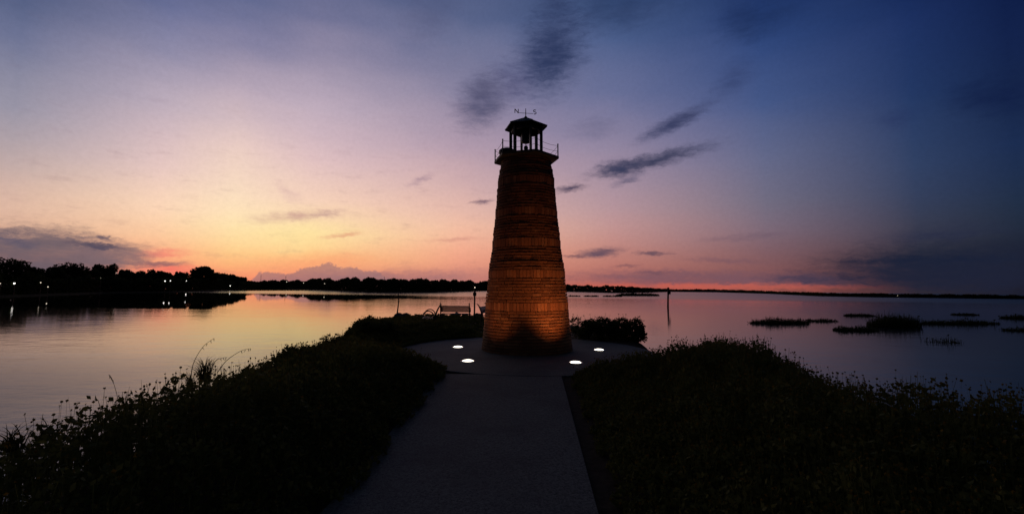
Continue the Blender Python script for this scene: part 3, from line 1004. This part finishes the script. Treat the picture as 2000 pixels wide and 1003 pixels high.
def mask_left(x, y):
    s = sdist(np.stack([x, y], 1))
    xl = np.array([path_edges(v)[0] for v in y]) + 0.10 + 0.14 * np.sin(y * 2.1 + 0.6) * np.sin(y * 5.3) + 0.05 * np.sin(y * 17)
    ok = (s > -0.2) & (np.hypot(x - PLX, y - PLY) > PLR - 0.05)
    ok &= np.where(y < 8.9, x < xl, True)
    ok &= ~((y > 16.4) & (y < 26)) | (np.sin(x * 9 + y * 5) > 0.55)
    return ok & (x < 0.9)


def hgt_right(x, y):
    s = sdist(np.stack([x, y], 1))
    edge = np.clip((s - 0.1) / 0.7, 0, 1)
    xr = np.array([path_edges(v)[1] for v in y])
    inner = np.clip((x - xr - 0.20) / 1.3, 0, 1)
    dp = np.hypot(x - PLX, y - PLY) - PLR
    inner = np.where(y > 6.5, np.minimum(inner, np.clip((dp - 0.1) / 1.5, 0, 1)), inner)
    base = 0.07 + 0.68 * inner ** 0.8
    base *= 0.5 + 0.5 * edge
    base *= np.interp(y, [0, 9.6, 10.4, 11.2, 12.2, 13.2, 14], [1, 1, 0.75, 0.3, 0.25, 0.5, 1.0])
    return base


def mask_right(x, y):
    s = sdist(np.stack([x, y], 1))
    xr = np.array([path_edges(v)[1] for v in y]) + 0.20 + 0.06 * np.sin(y * 3.1) * np.sin(y * 7.7) + 0.03 * np.sin(y * 19)
    ok = (s > -0.2) & (np.hypot(x - PLX, y - PLY) > PLR + 0.12)
    ok &= np.where(y < 9.0, x > xr, True)
    return ok & (x > 0.0)


veg('wildflower_bed', 150000, (-7, -1.2, 0.2, 17), hgt_left, mask_left, 3, 'dark mass of wildflowers and weeds filling the bank left of the path', 0.05)
veg('wildflower_bed', 150000, (0.4, 8, 0.2, 12.5), hgt_right, mask_right, 8, 'dark mass of dotted wildflowers filling the bank right of the path', 0.09)
veg('low_ground_cover', 16000, (-6.5, 0.9, 14.2, 25.5), hgt_left, mask_left, 9, 'low dark ground cover between the plaza and the benches', 0.03, 1.1)


def shrub(px, Y, pytop, hw, label, n=2600, name='shrub', zb=0.0, leaf=0.055, spiky=0.25):
    top = at(px, pytop, Y)
    rx = hw / FPX * Y
    H = top.z - zb
    t = thing(name, (top.x, Y, zb), label, 'shrub')
    rng = np.random.default_rng(int(px * 7 + Y))
    st = MB()
    for k in range(7):
        a = rng.uniform(0, 6.28); r = rng.uniform(0.2, 0.7) * rx
        st.tube([(0, 0, -0.05), (r * 0.4 * math.cos(a), r * 0.4 * math.sin(a), H * 0.45), (r * math.cos(a), r * math.sin(a), H * rng.uniform(0.75, 0.95))], [0.016, 0.011, 0.005], 5)
    st.build('stem', 'bark', t)
    nl = 16
    LC = np.stack([rng.uniform(-0.75, 0.75, nl) * rx, rng.uniform(-0.75, 0.75, nl) * min(rx, 0.9), rng.uniform(0.25, 0.84, nl) * H], 1)
    li = rng.integers(0, nl, n)
    d = rng.normal(size=(n, 3)); d /= np.linalg.norm(d, axis=1)[:, None]
    rr = rng.uniform(0.5, 1.05, n)[:, None] * np.array([0.33 * rx, 0.33 * min(rx, 0.9), 0.22 * H])
    C = LC[li] + d * rr
    C[:, 2] = np.clip(C[:, 2], 0.02, H * 1.06)
    low = rng.random(n) < 0.25
    C[low, 2] = rng.uniform(0.0, 0.5, low.sum()) * H
    V = rquads(C, rng.uniform(0.5, 1.2, n) * leaf, rng)
    ns = int(n * 0.05)
    B = C[:ns].copy(); T = B + np.stack([rng.normal(size=ns) * 0.04, rng.normal(size=ns) * 0.04, rng.uniform(0.05, spiky, ns) * H], 1)
    V = np.concatenate([V, blades(B, T, np.full(ns, 0.012), rng), rquads(T, np.full(ns, leaf * 0.7), rng)])
    np_mesh('foliage', V, 4, 'shrub', None, t)
    return t


shrub(1150, 14.9, 620, 34, 'bushy dark shrub touching the right side of the tower, behind the plaza', 3000)
shrub(1190, 15.2, 621, 28, 'bushy dark shrub in the middle of the hedge right of the tower', 2600)
shrub(1222, 14.7, 619, 30, 'rounded dark shrub at the right end of the hedge, its top highest', 3000)
shrub(1246, 14.4, 632, 18, 'small low shrub at the outer right tip of the hedge, over the water', 1400)
shrub(582, 6.9, 664, 34, 'dark leafy bush standing above the left bank of wildflowers', 2400, leaf=0.035, spiky=0.1)
shrub(655, 9.4, 652, 30, 'low dark bush on the left bank, right of the taller leafy one', 1700, leaf=0.035, spiky=0.08)
shrub(742, 13.0, 622, 46, 'wide low bush at the waterside left of the benches', 3000, leaf=0.05, spiky=0.08)
shrub(890, 15.6, 636, 40, 'low dark shrub behind the plaza below the straight bench', 1800, leaf=0.05, spiky=0.1)


def grass_plant(name, px, py, Y, n, hmin, hmax, spread, curl, width, label, cat, mat='grass', seed=0):
    b = at(px, py, Y)
    rnd = random.Random(seed + int(px))
    t = thing(name, (b.x, Y, b.z), label, cat)
    mb = MB()
    for i in range(n):
        a = rnd.uniform(0, 6.28); h = rnd.uniform(hmin, hmax); sp_ = rnd.uniform(0.3, 1.0) * spread
        bx_, by_ = rnd.gauss(0, 0.3) * spread * 0.4, rnd.gauss(0, 0.3) * spread * 0.4
        pts = []
        for j in range(7):
            u = j / 6
            pts.append(Vector((bx_ + math.cos(a) * sp_ * u ** 1.7, by_ + math.sin(a) * sp_ * u ** 1.7, h * (u - curl * u ** 3))))
        side = Vector((-math.sin(a), math.cos(a), 0)); tw = rnd.uniform(-1, 1)
        side = (side + Vector((math.cos(a), math.sin(a), 0)) * tw).normalized()
        vs = []
        for j, p in enumerate(pts):
            wd = width * (1 - (j / 6) ** 1.6) + 0.0012
            vs += [p - side * wd / 2, p + side * wd / 2]
        mb.add(vs, [(2 * j, 2 * j + 1, 2 * j + 3, 2 * j + 2) for j in range(6)])
    mb.build('blade', mat, t)
    return t


grass_plant('grass_tuft', 400, 745, 5.0, 120, 0.14, 0.40, 0.24, 0.3, 0.007, 'dense dark tuft of upright grass above the waterline on the left bank', 'grass tuft')
grass_plant('grass_tuft', 372, 760, 4.85, 40, 0.14, 0.30, 0.16, 0.3, 0.008, 'loose small tuft of grass just left of the dense tuft', 'grass tuft')
grass_plant('broadleaf_plant', 245, 800, 3.75, 9, 0.12, 0.22, 0.16, 0.55, 0.018, 'broad arching leaved plant on the left bank, lower of the two', 'plant')
grass_plant('broadleaf_plant', 290, 795, 4.0, 10, 0.13, 0.24, 0.17, 0.5, 0.018, 'broad arching leaved plant on the left bank, nearer the grass tuft', 'plant')
grass_plant('broadleaf_plant', 90, 850, 3.1, 10, 0.10, 0.20, 0.15, 0.5, 0.016, 'broad arching leaved plant low at the far left of the bank', 'plant')
grass_plant('grass_tuft', 30, 880, 2.9, 50, 0.10, 0.24, 0.2, 0.3, 0.008, 'thin grass tuft at the bottom left edge of the bank', 'grass tuft')


def arch_stem(pts, Y, label, r=0.0045, seeds=True):
    P = [at(px, py, Y + 0.05 * i) for i, (px, py) in enumerate(pts)]
    # smooth
    Q = []
    for i in range(len(P) - 1):
        p0_, p1_, p2_, p3_ = P[max(i - 1, 0)], P[i], P[i + 1], P[min(i + 2, len(P) - 1)]
        for k in range(5):
            u = k / 5
            Q.append(0.5 * ((2 * p1_) + (p2_ - p0_) * u + (2 * p0_ - 5 * p1_ + 4 * p2_ - p3_) * u * u + (3 * p1_ - p0_ - 3 * p2_ + p3_) * u ** 3))
    Q.append(P[-1])
    base = Q[0].copy()
    t = thing('arching_grass', base, label, 'grass stem')
    mb = MB(); n = len(Q)
    mb.tube([q - base for q in Q], [r * (1 - 0.7 * i / n) for i in range(n)], 5)
    if seeds:
        sd = mb; rnd = random.Random(int(pts[0][0]))
        for i in range(n * 2 // 3, n, 2):
            q = Q[i] - base
            sd.tube([q, q + Vector((rnd.uniform(-.01, .01), 0, -0.012)), q + Vector((rnd.uniform(-.015, .015), 0, -0.035))], [0.0015, 0.004, 0.001], 4)
    mb.build('stalk', 'stem', t)


arch_stem([(372, 745), (376, 715), (386, 692), (400, 673), (418, 660)], 4.95, 'tall single arching grass stem rising left of the dense tuft')
arch_stem([(424, 728), (440, 706), (458, 692), (475, 683), (490, 680)], 5.1, 'arching grass stem leaning right over the wildflowers')
arch_stem([(412, 728), (420, 706), (432, 699), (444, 697)], 5.05, 'short arching grass stem between the tuft and the longer leaning stem', 0.004)
arch_stem([(231, 785), (227, 765), (219, 740), (212, 730)], 3.8, 'thin pale straight stem standing above the lower broad leaved plant', 0.0025)

# ------------------------------------------------------------------ reeds in the lake
def reeds(x0, x1, pt, pb, label, n, dens=1.0, depth=0.8, name='reed_clump'):
    A = on_z(x0, pb, WZ); B = on_z(x1, pb, WZ)
    Y = (A.y + B.y) / 2
    c = (A + B) / 2; hw = (B - A).length / 2
    H = (at((x0 + x1) / 2, pt, Y).z - WZ) * 1.2
    rng = np.random.default_rng(int(x0 + pt))
    u = rng.uniform(-1, 1, n); v = rng.normal(size=n) * 0.4
    v = np.clip(v, -1, 1)
    lump = 0.75 + 0.25 * np.sin(u * 5 + x0) * np.sin(u * 11 + 2)
    k = np.abs(v) < np.sqrt(np.clip(1 - u * u, 0.02, 1))
    u, v, lump = u[k], v[k], lump[k]
    m = len(u)
    dirv = np.array([(B - A).x, (B - A).y]) / (2 * hw)
    nrm = np.array([-dirv[1], dirv[0]])
    bx_ = u[:, None] * hw * dirv + v[:, None] * depth * nrm
    Bp = np.concatenate([bx_, np.full((m, 1), -0.05)], 1)
    hh = H * lump * rng.uniform(0.3, 1.0, m) * np.where(rng.random(m) < 0.12, 1.4, 1.05) * (1 - 0.45 * u ** 4)
    Tp = Bp + np.stack([rng.normal(size=m) * 0.10 * H, rng.normal(size=m) * 0.10 * H, hh], 1)
    V = blades(Bp, Tp, np.full(m, Y * 0.0009), rng)
    nl = m // 2
    V = np.concatenate([V, rquads(Bp[:nl] + (Tp[:nl] - Bp[:nl]) * rng.uniform(0.2, 0.9, nl)[:, None], rng.uniform(0.6, 1.4, nl) * Y * 0.0022, rng, aspect=2.2)])
    o = np_mesh(name, V, 4, 'reed')
    o.location = (c.x, c.y, WZ)
    tag(o, label, 'reeds', 'reed clumps in the lake')


reeds(1465, 1578, 619, 631, 'long dense reed clump nearest the channel marker, leftmost of the big ones', 1500)
reeds(1580, 1634, 620, 627, 'thin short reed row touching the right end of the leftmost long clump', 420)
reeds(1650, 1706, 611, 616.5, 'small flat reed clump behind the others, upper one left of the tallest clump', 800)
reeds(1632, 1710, 634, 645, 'low reed clump in front, left of and nearer than the tallest clump', 1100)
reeds(1703, 1787, 613, 636, 'tallest and densest reed clump of the lake', 2200, depth=1.2)
reeds(1800, 1950, 622, 632, 'longest low reed clump, right of the tallest one', 1500)
reeds(1862, 1906, 610, 614.5, 'tiny far reed clump above the longest low clump', 500)
reeds(1955, 2040, 613, 621, 'reed clump cut by the right edge of the picture, farther of the two', 900)
reeds(1962, 2050, 636, 645, 'reed clump cut by the right edge of the picture, nearer of the two', 700)
reeds(1815, 1872, 656, 668, 'faint sparse reed clump standing alone in front of the longest one', 160)
reeds(1112, 1130, 576.5, 578.6, 'tiny dark reed islet touching the right edge of the tower', 300, depth=2)
reeds(1143, 1166, 576.5, 578.8, 'short dark reed islet, second from the tower', 400, depth=2)
reeds(1180, 1214, 576.5, 579.0, 'flat dark reed islet joined to the left of the widest islet', 500, depth=2)
reeds(1206, 1284, 572, 577.5, 'widest dark reed islet just off the far right shore', 2500, depth=4)

# ------------------------------------------------------------------ far shores
def wl(pts):
    return [on_z(x, y, WZ) for x, y in pts]


left_line = [(-160, 592), (-60, 585), (0, 580), (100, 576), (200, 572), (330, 570), (400, 567.8), (450, 565.6), (490, 563.2), (520, 561.6)]
mid_line = [(500, 562.0), (560, 563), (620, 566), (700, 570), (760, 571.5), (850, 570.5), (905, 568.8), (945, 567.6), (1000, 568), (1060, 568.5), (1110, 569.2), (1200, 571.5), (1260, 571),
            (1310, 569.4), (1400, 570.4), (1500, 573.2), (1600, 578), (1700, 580), (1800, 581.3), (2000, 583.8), (2200, 587)]


def strip(name, line, back, mat='bank'):
    P = wl(line); mb = MB(); rows = []
    for p in P:
        d = Vector((p.x, p.y, 0)).normalized()
        rows.append([(p.x, p.y, WZ - 0.4), (p.x + d.x * 0.6, p.y + d.y * 0.6, WZ + 0.22), (p.x + d.x * back, p.y + d.y * back, WZ + 0.5), (p.x + d.x * back * 3, p.y + d.y * back * 3, WZ + 0.5)])
    for r in rows: mb.v.extend(r)
    for i in range(len(rows) - 1):
        for k in range(3):
            mb.f.append((i * 4 + k, (i + 1) * 4 + k, (i + 1) * 4 + k + 1, i * 4 + k + 1)); mb.m.append(0)
    return tag(mb.build(name, mat), kind='structure')


strip('left_shore_ground', left_line, 18)
strip('far_shore_ground', mid_line, 30)


def shore_y(px, line):
    xs_ = [a for a, _ in line]; ys_ = [b for _, b in line]
    return float(np.interp(px, xs_, ys_))


def wood(name, line, tops, x0, x1, n, off, thick, size, label, seed, cat='woodland'):
    """a far belt of trees reading as one mass"""
    rng = np.random.default_rng(seed)
    px = rng.uniform(x0, x1, n)
    tx = np.array([a for a, _ in tops], float); ty = np.array([b for _, b in tops], float)
    # rounded crowns along the belt
    nc = int((x1 - x0) / 7)
    cc = np.sort(rng.uniform(x0, x1, nc)); ch = rng.uniform(0.05, 0.32, nc); cw = rng.uniform(5, 13, nc)
    C = []; S = []
    for q in px:
        wlp = on_z(q, shore_y(q, line), WZ)
        d0 = wlp.y + off + thick * rng.random() ** 1.5
        topz = at(q, float(np.interp(q, tx, ty)), d0).z
        e = ch * np.clip(1 - ((q - cc) / cw) ** 2, 0, 1)
        mod = 0.84 + e.max() + 0.03 * rng.normal()
        H = max(0.4, (topz - WZ) * mod)
        zz = WZ + H * rng.uniform(0, 1) ** 0.85
        P = CAM + (ray(q, 560) * (d0 / ray(q, 560).y)); C.append((P.x, P.y, zz)); S.append(d0)
    C = np.array(C); S = np.array(S)
    V = rquads(C, S * size * rng.uniform(0.6, 1.5, len(S)), rng, aspect=1.3)
    o = np_mesh(name, V, 4, 'tree')
    tag(o, label, cat, kind='stuff')


wood('distant_wood', mid_line, [(470, 546), (500, 552), (520, 549.5), (560, 548.5), (600, 546.5), (640, 546), (700, 545), (760, 545), (810, 546), (850, 546.5), (880, 547.5), (905, 549.5), (950, 551)],
     478, 962, 30000, 8, 26, 0.0032, 'far belt of dark trees along the shore left of the tower', 1)
wood('distant_wood', mid_line, [(1040, 556), (1110, 557), (1160, 557.5), (1200, 559), (1240, 561), (1290, 564), (1320, 565), (1400, 566), (1460, 567.5), (1500, 569), (1560, 571), (1620, 572.5), (1700, 573.5), (1800, 574.5), (2000, 577), (2200, 579)],
     1040, 2150, 30000, 3, 16, 0.0028, 'far low belt of dark trees and scrub along the shore right of the tower', 2)
wood('shoreline_scrub', left_line, [(-120, 548), (0, 547), (60, 546), (130, 545), (200, 544), (300, 545), (370, 546), (420, 546), (460, 550), (495, 553), (520, 556)],
     -110, 515, 20000, 1.5, 7, 0.0042, 'dark mass of scrub along the left shore below the trees', 4, 'scrub')


def tree(px, pytop, hw, off, label, sq=0.0, n=2600):
    n = int(n * 1.5)
    sy = on_z(px, shore_y(px, left_line), WZ).y
    Y = sy + off
    top = at(px, pytop, Y)
    z0 = WZ + 0.35
    H = top.z - z0
    rx = hw / FPX * Y
    t = thing('tree', (top.x, Y, z0), label, 'tree', 'trees on the left shore')
    rng = np.random.default_rng(int(px * 13 + pytop * 7))
    tk = MB()
    tk.tube([(0, 0, -0.3), (0.03 * H, 0, H * 0.2), (0, 0.02 * H, H * 0.5), (0.02 * H, 0, H * 0.8)], [H * 0.045, H * 0.034, H * 0.024, H * 0.008], 8)
    for k in range(7):
        a = rng.uniform(0, 6.28); r = rx * rng.uniform(0.5, 0.8); zz = H * rng.uniform(0.22, 0.5)
        tk.tube([(0, 0, zz), (r * 0.5 * math.cos(a), r * 0.5 * math.sin(a), zz + H * 0.14), (r * math.cos(a), r * math.sin(a), zz + H * rng.uniform(0.24, 0.4))], [H * 0.02, H * 0.013, H * 0.004], 6)
    tk.build('trunk', 'bark', t)
    nl = 26
    a = rng.uniform(0, 6.28, nl); rr = np.sqrt(rng.uniform(0, 1, nl)) * 0.78
    zz = rng.uniform(0.26, 0.86, nl)
    lim = np.sqrt(np.clip(1 - ((zz - 0.45) / 0.50) ** 2, 0.05, 1)) if not sq else np.clip(1.1 - np.abs(zz - 0.55) * 0.3, 0, 1)
    LC = np.stack([np.cos(a) * rr * rx * lim, np.sin(a) * rr * rx * lim, zz * H], 1)
    li = rng.integers(0, nl, n)
    d = rng.normal(size=(n, 3)); d /= np.linalg.norm(d, axis=1)[:, None]
    lr = rng.uniform(0.6, 1.25, nl)[li][:, None]
    C = LC[li] + d * (rng.uniform(0.35, 1.0, n)[:, None] ** 0.6) * lr * np.array([0.30 * rx, 0.30 * rx, 0.15 * H])
    nf = n // 5
    dd = rng.normal(size=(nf, 3)); dd /= np.linalg.norm(dd, axis=1)[:, None]
    C[:nf] = dd * rng.uniform(0, 1, nf)[:, None] ** 0.4 * np.array([0.7 * rx, 0.7 * rx, 0.36 * H]) + np.array([0, 0, 0.48 * H])
    C[:, 2] = np.minimum(C[:, 2], H * (1.0 + 0.02 * rng.normal(size=n)))
    V = rquads(C, rng.uniform(0.6, 1.35, n) * Y * 0.0036, rng, aspect=1.3)
    np_mesh('crown', V, 4, 'tree', None, t)


tree(-42, 506, 46, 9, 'tall dark tree cut by the left edge of the picture')
tree(22, 503, 44, 7, 'tallest ragged topped tree, over the brightest lamp at the far left')
tree(60, 519, 26, 9, 'dark tree on the right flank of the tallest ragged one', n=1800)
tree(90, 526, 24, 12, 'low rounded tree above the two close lamps at the far left', n=1800)
tree(113, 520, 24, 10, 'middling tree on the left flank of the mound shaped tree', n=1800)
tree(138, 512.5, 32, 12, 'broad mound shaped tree between the far left lamps and the square topped tree')
tree(170, 523, 26, 13, 'dark rounded tree between the mound shaped and the square topped tree', n=1800)
tree(205, 514, 20, 12, 'square topped tree standing out above its neighbours', sq=1)
tree(236, 525, 22, 14, 'low tree on the right flank of the square topped tree', n=1800)
tree(264, 528, 22, 14, 'low dark tree in the dip of the tree line, left of the lamp pair', n=1800)
tree(284, 531, 18, 15, 'lowest tree of the left tree line, in the dip beside a rounded one', n=1500)
tree(306, 526, 20, 15, 'small rounded tree just left of the lamp pair', n=1800)
tree(332, 531, 18, 16, 'flat topped tree directly behind the lamp pair', n=1600)
tree(356, 530.5, 18, 16, 'flat topped tree behind the single lamp, left of the great dome', n=1600)
tree(396, 518.5, 28, 14, 'great domed tree right of the single lamp', n=3400)
tree(428, 531, 22, 20, 'sloping tree on the right flank of the great domed tree', n=1800)
tree(450, 534, 18, 26, 'rounded tree above the row of four small lamps', n=1600)
tree(471, 541, 15, 40, 'last small rounded tree before the far shore opens', n=1400)


def street_lamp(px, py, Y, r, label, mat='street', zb=None, group='street lamps on the left shore'):
    r *= 0.62
    p = at(px, py, Y)
    zb = WZ + 0.3 if zb is None else zb
    t = thing('street_lamp', (p.x, Y, zb), label, 'street lamp', group)
    h = p.z - zb
    m = MB(); m.tube([(0, 0, -0.2), (0, 0, h - r)], [0.07, 0.045], 7); m.build('pole', 'metal', t)
    m = MB(); m.lathe([(r * 0.25, -r), (r * 0.8, -r * 0.6), (r, 0), (r * 0.8, r * 0.6), (r * 0.15, r)], 12, (0, 0, h)); m.build('lamp_globe', mat, t, smooth=True)
    m = MB(); m.lathe([(r * 1.05, r * 0.75), (r * 0.7, r * 1.1), (r * 0.1, r * 1.35)], 10, (0, 0, h)); m.build('lamp_cap', 'metal', t)


def sh(px, o): return on_z(px, shore_y(px, left_line), WZ).y + o


street_lamp(28, 553, sh(28, 0.8), 0.21, 'brightest lit street lamp, under the tallest tree at the far left')
street_lamp(0.5, 553, sh(0, 1.0), 0.11, 'lit lamp half cut by the left edge of the picture', 'street_dim')
street_lamp(79.5, 551.5, sh(79, 0.9), 0.14, 'lit street lamp, left and higher one of the close pair at the far left', 'street_dim')
street_lamp(93.7, 559.7, sh(94, 0.6), 0.14, 'lit low lamp, right and lower one of the close pair at the far left', 'street_dim')
street_lamp(196.5, 543, sh(196, 1.2), 0.15, 'lit street lamp under the square topped tree', 'street_dim')
street_lamp(227, 533, sh(227, 3), 0.10, 'faint high lamp right of the square topped tree', 'street_dim')
street_lamp(322.5, 548.5, sh(322, 1), 0.27, 'lit street lamp, left one of the lamp pair')
street_lamp(332.8, 548, sh(333, 1), 0.22, 'lit street lamp, right one of the lamp pair')
street_lamp(363.7, 547.8, sh(364, 1), 0.26, 'lit single street lamp left of the great domed tree')
street_lamp(363, 573.6, on_z(363, 575, WZ).y, 0.12, 'low lit lamp on a stub post at the water below the single street lamp', zb=WZ - 0.2)
street_lamp(449.5, 558, sh(449, 1.5), 0.40, 'first and brightest lamp of the row of four small lamps', 'street')
street_lamp(462.5, 558.2, sh(462, 1.5), 0.28, 'second lamp of the row of four small lamps', 'street_dim')
street_lamp(472.5, 558.2, sh(472, 1.5), 0.30, 'third lamp of the row of four small lamps', 'street_dim')
street_lamp(482, 558, sh(482, 1.5), 0.30, 'fourth and last lamp of the row of four small lamps', 'street_dim')


def ml(px, o): return on_z(px, shore_y(px, mid_line), WZ).y + o


street_lamp(560, 550, ml(560, 6), 0.55, 'tiny lit lamp in the far wood under a thin mast', 'street_dim', group='lamps in the far wood')
street_lamp(593, 552, ml(593, 5), 0.35, 'tiny lit lamp in the far wood right of the second mast', 'street_dim', group='lamps in the far wood')
street_lamp(634, 553.4, ml(634, 5), 0.28, 'tiny faint lamp in the far wood below the highest cloud head', 'street_dim', group='lamps in the far wood')
street_lamp(1753, 576.8, ml(1753, 2), 0.16, 'tiny lone lamp on the far right shore', 'street_dim', group='lamps in the far wood')


def mast(px, pt, Y, label):
    top = at(px, pt, Y)
    t = thing('mast', (top.x, Y, WZ + 0.4), label, 'mast', 'thin masts above the far wood')
    h = top.z - WZ - 0.4
    m = MB(); m.tube([(0, 0, -0.3), (0, 0, h * 0.6), (0, 0, h)], [0.28, 0.2, 0.12], 7); m.build('pole', 'metal', t)
    m = MB()
    for q in (0.9, 0.8): m.tube([(-0.9, 0, h * q), (0.9, 0, h * q)], 0.07, 5)
    m.build('crossarm', 'metal', t)


mast(510, 536, 560, 'leftmost thin mast above the far wood')
mast(558.5, 538, 480, 'second thin mast from the left, over a tiny lamp')
mast(689, 540.5, 420, 'faint thin mast over the middle of the far wood')
mast(751, 539.5, 440, 'rightmost thin mast above the far wood')
